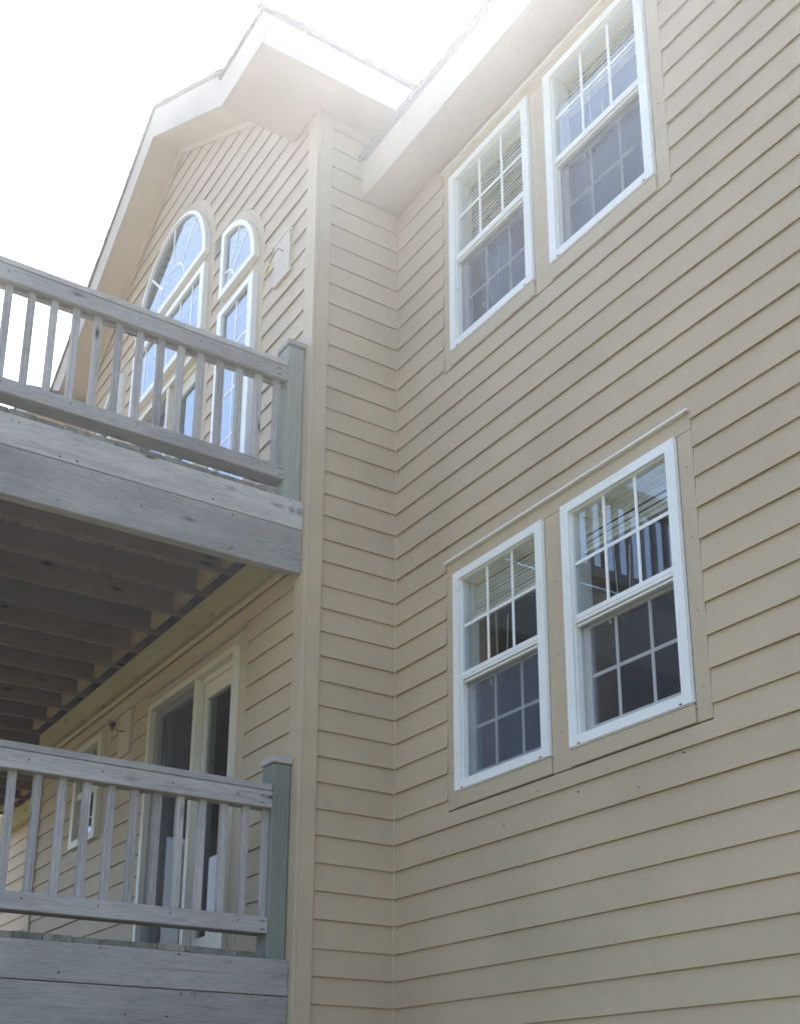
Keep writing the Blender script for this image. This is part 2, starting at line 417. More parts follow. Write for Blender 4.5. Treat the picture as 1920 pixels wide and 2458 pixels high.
def quarter_fix(xs, sgn):                              # casing of the quarter-round: arc about the foot of the straight side
    def f(z):
        if z < 5.0 or z > QZ+QR+.092: return None
        R = QR+.092; h = R if z <= QZ else math.sqrt(max(0, R*R-(z-QZ)**2))
        return (xs-.077, xs+h) if sgn > 0 else (xs-h, xs+.077)
    f.cuts = (5.0, QZ+QR+.092); return f
tr[1] = quarter_fix(QX, 1); tr[2] = quarter_fix(QXL, -1)
wallG = sheathing('wall', 'y', GW, 0, gbound, SOFP, op, 0, 1)
siding(wallG, 'y', -1, 0, range(-14, 19), zrow, GW+.088, -.088, None, tr, M_side_x, zmax=zrow(19))
siding(wallG, 'y', -1, 0, range(19, 50), lambda k: zrow_g(k) if k > 19 else zrow(19), GW+.088, -.088, gbound, tr, M_side_x, splits=(AC,))
# wall going on beyond the wing
wallF = sheathing('wall', 'y', -11, GW, None, 7.62, [], D, 1)
siding(wallF, 'y', -1, D, range(-14, 36), zrow, -11, GW-.02, None, [], M_side_x, zmax=7.555)
wallML = sheathing('wall', 'x', .0, D+.6, None, 8.1172, [], GW, 1)
siding(wallML, 'x', -1, GW, range(-14, 39), zrow, .088, D-.022, None, [], M_side_y, zmax=8.1176)

# --- corner boards
def cboard(x0, x1, y0, y1, z0=0, z1=8.1176): return board('corner_board', x0, x1, y0, y1, z0, z1, M_trim, house, .003, 'z')
cboard(-.098, .034, -.0258, -.0005); cboard(.0005, .0342, 0.0, .09)
cboard(GW-.034, GW+.098, -.034, -.0005); cboard(GW-.0342, GW-.0005, 0, .09)
board('corner_bead', .0005, .023, D-.023, D-.0005, 0, 7.5555, M_trim, house, .004, 'z')

rr = random.Random(3)                                   # broken caulk down the inside corner
bm = bmesh.new(); z = .4
while z < 7.4:
    L = rr.uniform(.04, .3)
    if rr.random() < (.75 if 3.0 < z < 5.6 else .3):
        w_ = rr.uniform(.001, .004); o_ = rr.uniform(.018, .024)
        bm_box(bm, o_, o_+w_, D-o_-.0025, D-o_, z, z+L)
    z += L
cb_ = from_bm('caulk_bead', bm, M_caulk, house); cb_['kind'] = 'stuff'
# --- window helper (double hung, facing -y)
def muntin(win, x0, x1, z0, z1, y, m=M_white, t=.005): return box('muntin', x0, x1, y-t/2, y+t/2, z0, z1, m, win, 0)
def rect_poly(x0, x1, z0, z1): return [(x0, z0), (x1, z0), (x1, z1), (x0, z1)]
def grid_panes(win, x0, x1, z0, z1, y, nx, nz, mat, mw=.018, mm=M_white, xs=None, zs=None):
    xs = xs or [x0+(x1-x0)*i/nx for i in range(1, nx)]; zs = zs or [z0+(z1-z0)*i/nz for i in range(1, nz)]
    for x in xs: muntin(win, x-mw/2, x+mw/2, z0, z1, y, mm)
    ex = [x0]+xs+[x1]
    for z in zs:
        for a, b in zip(ex[:-1], ex[1:]): muntin(win, a+(mw/2 if a != x0 else 0), b-(mw/2 if b != x1 else 0), z-mw/2, z+mw/2, y, mm)
    ez = [z0]+zs+[z1]
    for a, b in zip(ex[:-1], ex[1:]):
        for c, d in zip(ez[:-1], ez[1:]):
            bm = bmesh.new(); v = [bm.verts.new(p) for p in ((a, y, c), (b, y, c), (b, y, d), (a, y, d))]; bm.faces.new(v)
            from_bm('pane', bm, mat, win)
def double_hung(x0, x1, z0, z1, y, label, screen):
    fo = rect_poly(x0, x1, z0, z1); fi = rect_poly(x0+.058, x1-.058, z0+.05, z1-.05)
    w = ring('window', fo, fi, 'y', y-.045, y+.09, M_white, house); w['label'] = label
    zm = z0 + (z1-z0)*.497
    a0, a1, c0, c1 = x0+.058, x1-.058, z0+.05, z1-.05
    # inner frame step
    ring('frame_stop', rect_poly(a0+.0005, a1-.0005, c0+.0005, c1-.0005), rect_poly(a0+.008, a1-.008, c0+.006, c1-.006), 'y', y-.028, y+.09, M_white, w)
    # upper sash (outer), lower sash (inner)
    u0, u1 = zm+.028, c1-.006
    box('sash_rail', a0+.008, a1-.008, y-.030, y-.004, zm+.002, zm+.03, M_white, w)
    box('sash_rail', a0+.008, a1-.008, y-.034, y-.004, zm-.018, zm-.002, M_white, w, .002)
    box('sash_rail', a0+.008, a1-.008, y-.024, y-.004, zm-.034, zm-.021, M_white, w, .002)
    grid_panes(w, a0+.010, a1-.010, u0, u1, y-.012, 3, 2, M_glass)
    l0, l1 = c0+.006, zm-.03
    ys = y+.032
    box('sash_stile', a0+.008, a0+.05, ys-.012, ys+.014, l0, l1, M_white, w)
    box('sash_stile', a1-.05, a1-.008, ys-.012, ys+.014, l0, l1, M_white, w)
    box('sash_rail', a0+.05, a1-.05, ys-.012, ys+.014, l0, l0+.04, M_white, w)
    box('sash_rail', a0+.05, a1-.05, ys-.012, ys+.014, l1-.012, l1+.035, M_white, w)
    grid_panes(w, a0+.048, a1-.048, l0+.038, l1-.01, ys, 3, 2, M_glass, .018, xs=[a0+(a1-a0)*i/3 for i in (1, 2)])
    bm = bmesh.new(); yy = y+.004
    v = [bm.verts.new(p) for p in ((a0+.006, yy, c0), (a1-.006, yy, c0), (a1-.006, yy, zm-.03), (a0+.006, yy, zm-.03))]; bm.faces.new(v)
    from_bm('insect_screen', bm, screen, w)
    # weathered caulk bead under the frame
    box('caulk_bead', x0+.01, x1-.004, y-.042, y-.024, z0-.009, z0-.0006, M_caulk, w, .002)
    box('caulk_bead', x1+.0006, x1+.004, y-.036, y-.026, z0, z1, M_white, w, .001)
    for x in (x0+.06, x1-.075): box('weep_hole', x, x+.018, y-.0458, y-.044, z0+.004, z0+.011, M_iron, w, 0)
    return w
yR = D+.012
labs = [['lower left double hung window, dusty screen on its lower sash', 'lower right double hung window mirroring the deck railing'],
        ['upper window nearest the inside corner with lowered blind', 'upper window beside the plain siding, blind half raised']]
for j, (z0, z1) in enumerate(WZ):
    for i, (x0, x1) in enumerate(WX):
        double_hung(x0, x1, z0, z1, yR, labs[j][i], M_screen2 if (i == 0 or j == 1) else M_screen)
# casing boards round each pair
for j, (z0, z1) in enumerate(TRZ):
    y0, y1 = D-.0165, D-.0006
    head = board('window_casing', TRX[0], TRX[1], y0+.001, y1, WZ[j][1]+.002, z1, M_trim, house, .003, 'x')
    head['label'] = 'tan casing round a pair of windows'
    zt = WZ[j][1]
    def tb(x0, x1, a, b, ax, dy=0): 
        o = board('trim_board', x0, x1, y0+dy, y1, a, b, M_trim, None, .003, ax)
        o.parent = head; o.matrix_parent_inverse = Matrix.Translation(-Vector(head.location)); return o
    tb(TRX[0], WX[0][0]-.002, z0, zt, 'z'); tb(WX[1][1]+.007, TRX[1], z0, zt, 'z'); tb(WX[0][1]+.007, WX[1][0]-.002, z0, zt, 'z')
    tb(WX[0][0]-.001, WX[0][1]+.006, z0, WZ[j][0]-.010, 'x', -.011); tb(WX[1][0]-.001, WX[1][1]+.006, z0, WZ[j][0]-.010, 'x', -.011)
    cap = box('drip_cap', TRX[0]-.001, TRX[1]+.002, D-.040, D-.004, z1+.0008, z1+.013, M_white, None, .002)
    cap.parent = head; cap.matrix_parent_inverse = Matrix.Translation(-Vector(head.location))
    # nail heads
    bm = bmesh.new()
    for x, z in [(random.uniform(TRX[0]+.02, TRX[1]-.02), random.choice((z0+.03, z0+.06))) for _ in range(12)]+[(TRX[0]+.035, z0+.2+.3*i) for i in range(4)]+[(TRX[1]-.04, z0+.15+.35*i) for i in range(4)]+[((WX[0][1]+WX[1][0])/2, z0+.2+.4*i) for i in range(3)]:
        bm_box(bm, x-.003, x+.003, D-.0172, D-.012, z-.003, z+.003)
    nl = from_bm('nail_heads', bm, M_iron); nl['kind'] = 'stuff'; nl.parent = head; nl.matrix_parent_inverse = Matrix.Translation(-Vector(head.location))

bm = bmesh.new(); rr = random.Random(11)               # a few rusty nail heads in the boards below the lower pair
for x, z in ((.78, 3.14), (1.05, 3.05), (1.33, 3.17), (1.62, 3.10), (1.83, 3.16), (2.02, 3.03), (2.3, 3.12)):
    q = rr.uniform(.0018, .0028); bm_box(bm, x-q, x+q, D-.0235, D-.006, z-q, z+q)
nl = from_bm('nail_heads', bm, M_iron, wallR); nl['kind'] = 'stuff'
# --- gable windows
def arc(cx, cz, r, a0, a1, n): return [(cx+r*math.cos(math.radians(a0+(a1-a0)*i/n)), cz+r*math.sin(math.radians(a0+(a1-a0)*i/n))) for i in range(n+1)]
yG = -.030
n = 40
big = ring('window', arc(AC, AZ, AR, 0, 180, n), arc(AC, AZ+.055, AR-.072, 0, 180, n)[:], 'y', yG-.03, yG+.09, M_white, house)
big['label'] = 'half round sunburst window under the gable peak'
def poly_pane(poly, y, mat, parent):
    bm = bmesh.new(); bm.faces.new([bm.verts.new((x, y, z)) for x, z in poly]); return from_bm('pane', bm, mat, parent)
cz = AZ+.055; ri = AR-.070; rh = .285
spk = [45, 90, 135]
ang = [0]+spk+[180]
poly_pane(arc(AC, cz, rh, 0, 180, 18), yG-.005, M_glass_lowe, big)
for a, b in zip(ang[:-1], ang[1:]): poly_pane(arc(AC, cz, ri, a, b, 10)+arc(AC, cz, rh, b, a, 6), yG-.005, M_glass_lowe, big)
ring('muntin', arc(AC, cz, rh+.011, 0, 180, 24), arc(AC, cz, rh-.011, 0, 180, 24), 'y', yG-.0075, yG-.0025, M_white, big)
def spoke(cx, cz, a, r0, r1, parent, w=.011):
    c, s_ = math.cos(math.radians(a)), math.sin(math.radians(a)); px, pz = -s_*w, c*w
    return prism('muntin', [(cx+c*r0-px, cz+s_*r0-pz), (cx+c*r1-px, cz+s_*r1-pz), (cx+c*r1+px, cz+s_*r1+pz), (cx+c*r0+px, cz+s_*r0+pz)], 'y', yG-.0078, yG-.0022, M_white, parent)
for a in spk: spoke(AC, cz, a, rh+.01, ri+.01, big)
def quarter_window(xs, sgn, label):
    def q(r, m, dx=0, dz=0): 
        return [(xs+sgn*dx, QZ+dz)]+[(xs+sgn*(dx+r*math.cos(math.radians(90*i/m))), QZ+dz+r*math.sin(math.radians(90*i/m))) for i in range(m+1)]
    w = ring('window', q(QR, 24), q(QR-.115, 24, .055, .055), 'y', yG-.03, yG+.09, M_white, house); w['label'] = label
    rr, cx, czz = QR-.112, xs+sgn*.055, QZ+.055
    rs = .16
    A = lambda r, a0, a1, m: [(cx+sgn*r*math.cos(math.radians(a0+(a1-a0)*i/m)), czz+r*math.sin(math.radians(a0+(a1-a0)*i/m))) for i in range(m+1)]
    poly_pane([(cx, czz)]+A(rs, 0, 90, 8), yG-.005, M_glass_lowe, w)
    for a, b in ((0, 40), (40, 63), (63, 90)): poly_pane(A(rr, a, b, 8)+A(rs, b, a, 5), yG-.005, M_glass_lowe, w)
    bm_o, bm_i = A(rs+.009, 0, 90, 12), A(rs-.009, 0, 90, 12)
    prism('muntin', bm_o+bm_i[::-1], 'y', yG-.0075, yG-.0025, M_white, w)
    for a in (40, 63): spoke(cx, czz, a if sgn > 0 else 180-a, .01, rr+.01, w, .008)
    return w
quarter_window(QX, 1, 'quarter round sunburst window beside the half round one')
quarter_window(QXL, -1, 'quarter round window beyond the door')
def fixed_window(x0, x1, z0, z1, label, xs, zs, fr=.075, mat=None, mm=None):
    w = ring('window', rect_poly(x0, x1, z0, z1), rect_poly(x0+fr, x1-fr, z0+fr*.75, z1-fr*.75), 'y', yG-.03, yG+.09, mm or M_white, house); w['label'] = label
    grid_panes(w, x0+fr, x1-fr, z0+fr*.75, z1-fr*.75, yG-.005, 1, 1, mat or M_glass_lowe, .02, M_white, xs, zs); return w
fixed_window(*TRAN, 'long transom window above the deck door', [-3.0, -2.75, -2.49, -2.25, -2.01], [])
fixed_window(*TALL, 'tall window with grilles beside the deck door', [-1.125], [5.68, 6.21, 6.59, 6.96])
fixed_window(*TALLL, 'tall window at the gable end beyond the door', [-3.875], [5.68, 6.21, 6.59, 6.96])
# casing of the arched windows: flat tan boards
def ccase(poly_o, poly_i, label=None):
    o = ring('window_casing', poly_o, poly_i, 'y', -.0165, -.0006, M_trim, house)
    if label: o['label'] = label
    return o
ccase(arc(AC, AZ, AT, 0, 180, n), arc(AC, AZ, AR+.001, 0, 180, n), 'arched tan casing over the half round window')
def legs(x0, x1, z0, z1, y0=-.0165): return board('trim_board', x0, x1, y0, -.0006, z0, z1, M_trim, house, .002)
legs(AC+AR+.001, AC+AT, 5.22, AZ-.0005); legs(AC-AT, AC-AR-.001, 5.22, AZ-.0005)
legs(TRAN[0]-.015+.02, TRAN[1]-.005, TRAN[3]+.001, AZ-.001, -.016)
for xs, sg in ((QX, 1), (QXL, -1)):
    o = [(xs+sg*(QR+.09)*math.cos(math.radians(90*i/24)), QZ+(QR+.09)*math.sin(math.radians(90*i/24))) for i in range(25)]
    i_ = [(xs+sg*(QR+.001)*math.cos(math.radians(90*i/24)), QZ+(QR+.001)*math.sin(math.radians(90*i/24))) for i in range(25)]
    prism('window_casing', o+i_[::-1], 'y', -.0165, -.0006, M_trim, house)
    a, b = sorted((xs+sg*(QR+.001), xs+sg*(QR+.09))); legs(a, b, 5.22, QZ-.0005)
    a, b = sorted((xs-sg*.001, xs-sg*.075)); legs(a, b, 5.22, QZ+QR+.09)
    a, b = sorted((xs, xs+sg*QR)); legs(a, b, TALL[3]+.001, QZ-.001, -.016)
legs(TRAN[0], TRAN[1], DOORU[3]+.045, TRAN[2]-.001, -.016)

# --- sliding doors
def slider(x0, x1, z0, z1, label, colour, glass, handle=True):
    d = ring('door', rect_poly(x0, x1, z0, z1), rect_poly(x0+.05, x1-.04, z0+.06, z1-.045), 'y', -.048, .085, colour, house); d['label'] = label
    a0, a1, c0, c1 = x0+.05, x1-.04, z0+.06, z1-.045
    xm = (x0+x1)/2 + .10
    box('door_post', xm-.022, xm+.026, -.04, .06, c0+.0005, c1-.0005, colour, d)
    box('track_head', xm+.036, a1-.0005, .0, .05, c1-.045, c1-.0006, M_cream, d)
    def panel(p0, p1, y, st, top, bot, m, sr):
        ring('door_panel', rect_poly(p0, p1, c0+.002, c1-.003), rect_poly(p0+st, p1-sr, c0+bot, c1-top), 'y', y-.02, y+.02, m, d)
        poly_pane(rect_poly(p0+st-.004, p1-sr+.004, c0+bot-.004, c1-top+.004), y, glass, d)
    panel(xm+.036, a1-.001, .038, .04, .15, .17, colour, .024)
    panel(a0+.001, xm-.036, .045, .025, .05, .12, M_greyv, .07)
    bmS = poly_pane(rect_poly(a0+.01, xm-.04, c0+.02, c1-.02), -.012, M_screen, d); bmS.name = 'insect_screen'
    if handle: box('handle', xm-.062, xm-.042, -.07, -.049, z0+.92, z0+1.12, M_white, d, .004)
    box('sill', x0-.01, x1+.01, -.075, .02, z0-.025, z0-.0006, colour, d)
    return d
M_glass_door = glass_mat('door_glass', (.5, .54, .58), (.95, .97, 1), 1.5)
slider(*SLID, 'cream framed sliding glass door under the upper deck', M_cream, M_glass_door)
slider(DOORU[0], DOORU[1], DOORU[2], DOORU[3]+.04, 'sliding glass deck door below the transom', M_cream, M_glass_lowe)
# casing and cap of the lower door
x0, x1, z0, z1 = SLID
legs(x1+.001, x1+.115, 2.49, 4.615); legs(x0-.065, x0-.001, 2.49, 4.615); legs(x0, x1, z1+.001, 4.615, -.016)
box('drip_cap', x0-.075, x1+.122, -.045, -.004, 4.616, 4.629, M_fascia, house, .002)
# small double hung window
def small_window():
    x0, x1, z0, z1 = SMW
    w = ring('window', rect_poly(x0, x1, z0, z1), rect_poly(x0+.075, x1-.075, z0+.06, z1-.06), 'y', -.06, .08, M_cream, house)
    w['label'] = 'small cream framed double hung window beside the wall plate'
    zm = 4.165
    box('sash_rail', x0+.0755, x1-.0755, -.045, -.005, zm-.03, zm+.03, M_cream, w)
    grid_panes(w, x0+.075, x1-.075, zm+.03, z1-.06, -.02, 2, 1, M_glass, .014, M_cream)
    grid_panes(w, x0+.075, x1-.075, z0+.06, zm-.03, .005, 3, 2, M_glass, .014, M_cream)
    legs(x1+.001, x1+.10, 3.65, 4.66); legs(x0-.08, x0-.001, 3.65, 4.66); legs(x0, x1, z1+.001, 4.66, -.016); legs(x0, x1, 3.65, z0-.001, -.016)
    box('drip_cap', x0-.08, x1+.09, -.045, -.004, 4.661, 4.672, M_fascia, house, .002)
small_window()

# --- rooms behind the windows
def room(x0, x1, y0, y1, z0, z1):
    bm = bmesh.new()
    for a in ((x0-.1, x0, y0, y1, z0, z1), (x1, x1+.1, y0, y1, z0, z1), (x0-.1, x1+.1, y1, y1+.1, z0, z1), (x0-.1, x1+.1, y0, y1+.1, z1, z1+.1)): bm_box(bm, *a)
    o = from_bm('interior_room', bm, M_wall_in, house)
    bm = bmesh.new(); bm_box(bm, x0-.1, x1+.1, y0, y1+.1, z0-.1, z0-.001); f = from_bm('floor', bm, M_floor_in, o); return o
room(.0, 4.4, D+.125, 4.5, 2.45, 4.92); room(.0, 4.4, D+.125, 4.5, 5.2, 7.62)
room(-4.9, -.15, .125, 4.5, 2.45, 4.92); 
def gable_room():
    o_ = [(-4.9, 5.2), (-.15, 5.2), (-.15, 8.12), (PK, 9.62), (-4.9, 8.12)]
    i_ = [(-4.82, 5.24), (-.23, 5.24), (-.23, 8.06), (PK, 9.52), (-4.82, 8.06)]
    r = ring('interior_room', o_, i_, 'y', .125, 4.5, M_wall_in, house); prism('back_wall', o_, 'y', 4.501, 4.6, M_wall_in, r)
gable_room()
for (x0, x1), _ in ((WX[0], 0), (WX[1], 0)):
    for z0, z1 in WZ:
        bm = bmesh.new(); bm_box(bm, x0-.02, x0+.045, D+.09, D+.26, z0-.03, z1+.03); bm_box(bm, x1-.04, x1+.03, D+.09, D+.26, z0-.03, z1+.03)
        from_bm('window_jamb', bm, M_inwood, house)

# ------------------------------------------------------------------ roofs
roof_w = empty('roof'); roof_w.parent = house
EAVE, ETOP = .33, 8.40
RIDGE = ETOP+SLP*(EAVE-PK)
YF, YB = -.315, 7.0
th = .03
def roofpoly(sg): 
    e = EAVE if sg > 0 else 2*PK-EAVE
    return [(e, ETOP), (PK, RIDGE), (PK, RIDGE-th), (e, ETOP-th)]
for sg in (1, -1):
    prism('roof_plane', roofpoly(sg), 'y', YF, YB, M_shingle, roof_w)
# rake fascia + soffit under the overhang
for sg in (1, -1):
    e = .31 if sg > 0 else 2*PK-.31
    xb = -.33 if sg > 0 else 2*PK+.33
    zt = lambda x: RIDGE-th-.001-SLP*abs(x-PK)
    prism('fascia_board', [(PK, zt(PK)), (e, zt(e)), (e, max(8.125, zt(e)-.10)), (xb, zt(xb)-.305), (PK, zt(PK)-.305)], 'y', -.30, -.275, M_fascia, roof_w)
    xs_ = .23 if sg > 0 else 2*PK-.23
    prism('soffit_panel', [(PK, zt(PK)-.285), (xs_, zt(xs_)-.285), (xs_, zt(xs_)-.297), (PK, zt(PK)-.297)], 'y', -.274, -.0005, M_soffit, roof_w)
    # thin trim where the soffit meets the wall
    prism('rake_trim', [(PK, zt(PK)-.298), (xb, zt(xb)-.298), (xb, zt(xb)-.355), (PK, zt(PK)-.355)], 'y', -.045, -.0245, M_soffit, roof_w)
    # boxed return at the eave corner
    a, b = sorted((.31 if sg > 0 else 2*PK-.31, -.32 if sg > 0 else 2*PK+.32))
    board('fascia_board', a, b, -.59, -.565, 8.112, 8.372, M_fascia, roof_w, .003, 'x')
    ex = .31 if sg > 0 else 2*PK-.31
    e0, e1 = sorted((ex-sg*.0, ex-sg*.025))
    board('fascia_board', e0, e1, -.5645, 3.0, 8.112, 8.368, M_fascia, roof_w, .003, 'y')
    s0, s1 = (a+.004, b-.026) if sg > 0 else (a+.026, b-.004)
    box('soffit_panel', s0, s1, -.564, -.027, 8.118, 8.130, M_soffit, roof_w, 0)
    f0, f1 = (.0003, .284) if sg > 0 else (2*PK-.284, GW-.0003)
    box('soffit_panel', f0, f1, -.0268, 3.0, 8.118, 8.130, M_soffit, roof_w, 0)
    ix = -.32 if sg > 0 else 2*PK+.32
    i0, i1 = sorted((ix, ix+sg*.02))
    box('return_end', i0, i1, -.5645, -.027, 8.131, 8.36, M_soffit, roof_w, 0)
    # little shingled top of the return
    prism('shingle_cap', [(-.605, 8.374), (-.30, 8.40), (-.30, 8.428), (-.605, 8.400)], 'x', a-.02 if sg > 0 else a-.018, b+.02, M_shingle, roof_w)
# shingle edges, uneven against the sky
def shingle_edge(p0, p1, out, dn, name='shingle_course'):
    bm = bmesh.new(); p0, p1 = Vector(p0), Vector(p1); L = (p1-p0).length; d = (p1-p0)/L; out = Vector(out); dn = Vector(dn); t = 0
    while t < L:
        w = random.choice((.14, .145, .29, .16)); e = min(L, t+w-.006); h = random.uniform(.003, .009); o = random.uniform(.0, .006)
        a, b = p0+d*t, p0+d*e
        vs = [bm.verts.new(v) for v in (a-out*.12, b-out*.12, b+out*o, a+out*o, a-out*.12-dn*h, b-out*.12-dn*h, b+out*o-dn*h, a+out*o-dn*h)]
        for f in ((3,2,1,0),(4,5,6,7),(0,1,5,4),(1,2,6,5),(2,3,7,6),(3,0,4,7)): bm.faces.new([vs[i] for i in f])
        t += w
    return from_bm(name, bm, M_shingle, roof_w)
sl_ = math.hypot(1, SLP); nrm = Vector((SLP, 0, 1))/sl_
shingle_edge((EAVE, YF-.3, ETOP+.001), (EAVE, 1.5, ETOP+.001), (1/sl_, 0, -SLP/sl_), (-nrm.x, 0, -nrm.z))
shingle_edge((EAVE-.05, YF, ETOP+.05*SLP+.001), (PK, YF, RIDGE+.001), (0, -1, 0), (-nrm.x, 0, -nrm.z))
shingle_edge((PK, YF, RIDGE+.001), (2*PK-EAVE, YF, ETOP+.001), (0, -1, 0), (nrm.x, 0, -nrm.z))
# main roof over the right wall, and the same eave beyond the wing
for xa, xb in ((.0285, RX1+.4), (-11.4, GW-.0285)):
    board('fascia_board', xa, xb, .325, .35, 7.55, 7.85, M_fascia, roof_w, .003, 'x')
    box('soffit_panel', xa, xb, .3505, D-.0005, 7.556, 7.57, M_soffit, roof_w, 0)
    prism('roof_plane', [(.295, 7.852), (.295, 7.88), (6.5, 7.88+6.205*SLP), (6.5, 7.852+6.205*SLP)], 'x', xa, xb, M_shingle, roof_w)
sl2 = Vector((0, -SLP, 1))/sl_
shingle_edge((.03, .297, 7.8815), (RX1, .297, 7.8815), (0, -1/sl_, -SLP/sl_), -sl2)
box('frieze_board', .024, RX1, D-.03, D-.0006, 7.512, 7.555, M_soffit, roof_w, 0) if False else None

# ------------------------------------------------------------------ decks
DECK_X0, DECK_Y0 = -8.4, -3.05
def rel(o, par):
    o.parent = par; o.matrix_parent_inverse = Matrix.Translation(-Vector(par.location)); return o
def deck(ztop, label, bal0, first_joist, name='deck'):
    R_ = empty(name, (-2.5, -1.5, ztop)); tag(R_, label, 'deck')
    def bd(nm, *a, mat=M_wood, bev=.004, axis=None, jit=0, par=None): return rel(board(nm, *a, mat, None, bev, axis, jit), par or R_)
    xo = -.023                                            # outer face of the side rim
    # rim joist and dropped beam on the side, each of two plies
    rim = bd('rim_board', xo-.038, xo, DECK_Y0, -.0268, ztop-.222, ztop-.034)
    beam = bd('beam', xo-.036, xo+.001, DECK_Y0, -.0272, ztop-.506, ztop-.2268)
    bd('beam', xo-.078, xo-.0385, DECK_Y0, -.10, ztop-.503, ztop-.2235)
    bd('rim_board', DECK_X0, xo-.04, DECK_Y0-.038, DECK_Y0, ztop-.222, ztop-.034)
    bd('beam', DECK_X0, xo-.08, DECK_Y0+.25, DECK_Y0+.33, ztop-.506, ztop-.2235)
    # bolts and nails on the side boards
    for y in (-.052, -.105):
        b = bmesh.new(); bmesh.ops.create_cone(b, cap_ends=True, segments=10, radius1=.014, radius2=.012, depth=.014)
        bmesh.ops.create_cone(b, cap_ends=True, segments=16, radius1=.021, radius2=.021, depth=.005)
        o = from_bm('bolt', b, M_steel); o.rotation_euler = (0, math.pi/2, 0); o.location = (xo+.004, y, ztop-.105+random.uniform(-.008, .008)); rel(o, R_)
    b = bmesh.new(); rr = random.Random(int(ztop*10))
    for _ in range(26):
        y = rr.uniform(DECK_Y0, -.05); z, x = rr.choice(((ztop-.06, xo), (ztop-.19, xo), (ztop-.25, xo+.001), (ztop-.36, xo+.001), (ztop-.47, xo+.001)))
        z += rr.uniform(-.015, .015); q = rr.uniform(.0028, .005)
        bm_box(b, x-.004, x+.0012, y-q, y+q, z-q, z+q)
    nl = from_bm('nail_heads', b, M_iron); nl['kind'] = 'stuff'; rel(nl, R_)
    # ledger on the wall, joists, blocking
    bd('ledger', -4.93, -.09, -.088, -.0315, ztop-.40, ztop-.205, mat=M_ledger)
    bd('ledger', DECK_X0, -5.03, D-.118, D-.0315, ztop-.40, ztop-.205, mat=M_ledger)
    f_ = box('flashing_or_shade', -4.92, -.10, -.034, -.0315, ztop-.2, ztop-.04, M_dark, None, 0); rel(f_, R_)  # near-black strip added to paint the shade in the gap behind the blocking
    f_ = box('flashing_or_shade', -4.92, -.10, -.043, -.0315, ztop-.44, ztop-.4005, M_trim, None, .002); rel(f_, R_)
    js = []; x = first_joist
    while x > DECK_X0+.1: js.append(x); x -= .4045
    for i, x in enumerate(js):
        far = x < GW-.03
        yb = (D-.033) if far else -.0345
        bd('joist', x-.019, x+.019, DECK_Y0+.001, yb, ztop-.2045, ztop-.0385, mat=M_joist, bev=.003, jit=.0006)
    edges = [js[0]+.4045]+js
    for a, c in zip(edges[1:], edges[:-1]):
        if c > -.3: c = xo-.04-.019
        far = a < GW-.03
        y = (D-.19) if far else -.155
        if GW-.5 < a < GW+.02: continue
        bd('blocking', a+.0195, c-.0195, y-.019, y+.019, ztop-.178, ztop-.0385, mat=M_block, axis='x', bev=.002)
    # decking: boards run along the wall, ends show at the side
    y = -.038; i = 0
    while y-.14 > DECK_Y0-.06:
        x1 = xo - .004 + random.uniform(-.006, .006)
        z = random.uniform(-.002, .002)
        o = None
        if y-.14 < -.0 and y > -.16: x1 = -.205             # cut back round the post
        bd('decking_board', DECK_X0, x1, y-.1425, y, ztop-.0365+z, ztop+z-.001, mat=M_wood_deck, bev=.004, axis='x'); y -= .146; i += 1
    y = -.026
    for yy in (.11, .256, .402, .548):                    # boards filling the setback beyond the wing
        bd('decking_board', DECK_X0, GW-.06, yy-.14, yy, ztop-.0365, ztop-.001, mat=M_wood_deck, axis='x')
    # ---- railing: side run and front run
    rail = bd('railing', -.187, -.098, -3.0, -.142, ztop+.105, ztop+.143)
    def rb(nm, *a, **k):
        o = board(nm, *a, k.get('mat', M_wood), None, k.get('bev', .004), k.get('axis'), k.get('jit', 0))
        o.parent = rail; o.matrix_parent_inverse = (Matrix.Translation(rail.location) @ rail.rotation_euler.to_matrix().to_4x4()).inverted(); return o
    rb('bottom_rail', -.0975, -.060, -3.0, -.142, ztop+.104, ztop+.193)
    rb('top_rail', -.0975, -.060, -3.0, -.140, ztop+.795, ztop+.892)
    rb('top_rail', -.175, -.1375, -3.0, -.142, ztop+.80, ztop+.890)
    rb('rail_cap', -.200, -.054, -3.0, -.146, ztop+.8925, ztop+.930)
    y = bal0
    while y > -2.98:
        rb('baluster', -.1370, -.0980, y-.0195, y+.0195, ztop+.1435, ztop+.89, axis='z', jit=.004, bev=.003); y -= .1272
    rb('post', -.201, -.0615, -.141, -.0268, ztop-.22, ztop+1.062, mat=M_green, bev=.010, axis='z')
    rb('post_cap', -.214, -.050, -.152, -.0265, ztop+1.0625, ztop+1.100, mat=M_wood, bev=.004, axis='y')
    b = bmesh.new()
    for y in [-.165, -.18]+[-.32-.38*i for i in range(7)]:
        for z in ((ztop+.125, ztop+.17) if y > -.19 else (ztop+.16,)): bm_box(b, -.064, -.0588, y-.004, y+.004, z-.004, z+.004)
        for z in ((ztop+.82, ztop+.86) if y > -.19 else (ztop+.85,)): bm_box(b, -.064, -.0588, y-.004-.03, y+.004-.03, z-.004, z+.004)
    nl = from_bm('nail_heads', b, M_iron); nl['kind'] = 'stuff'; nl.parent = rail
    nl.matrix_parent_inverse = (Matrix.Translation(rail.location) @ rail.rotation_euler.to_matrix().to_4x4()).inverted()
    for px in (-.201, -2.9, -5.6, -8.3):
        rb('post', px, px+.14, -3.141, -3.001, ztop-.22, ztop+1.062, mat=M_green, bev=.010, axis='z')
        rb('post_cap', px-.012, px+.152, -3.153, -2.989, ztop+1.0625, ztop+1.10, bev=.004, axis='y')
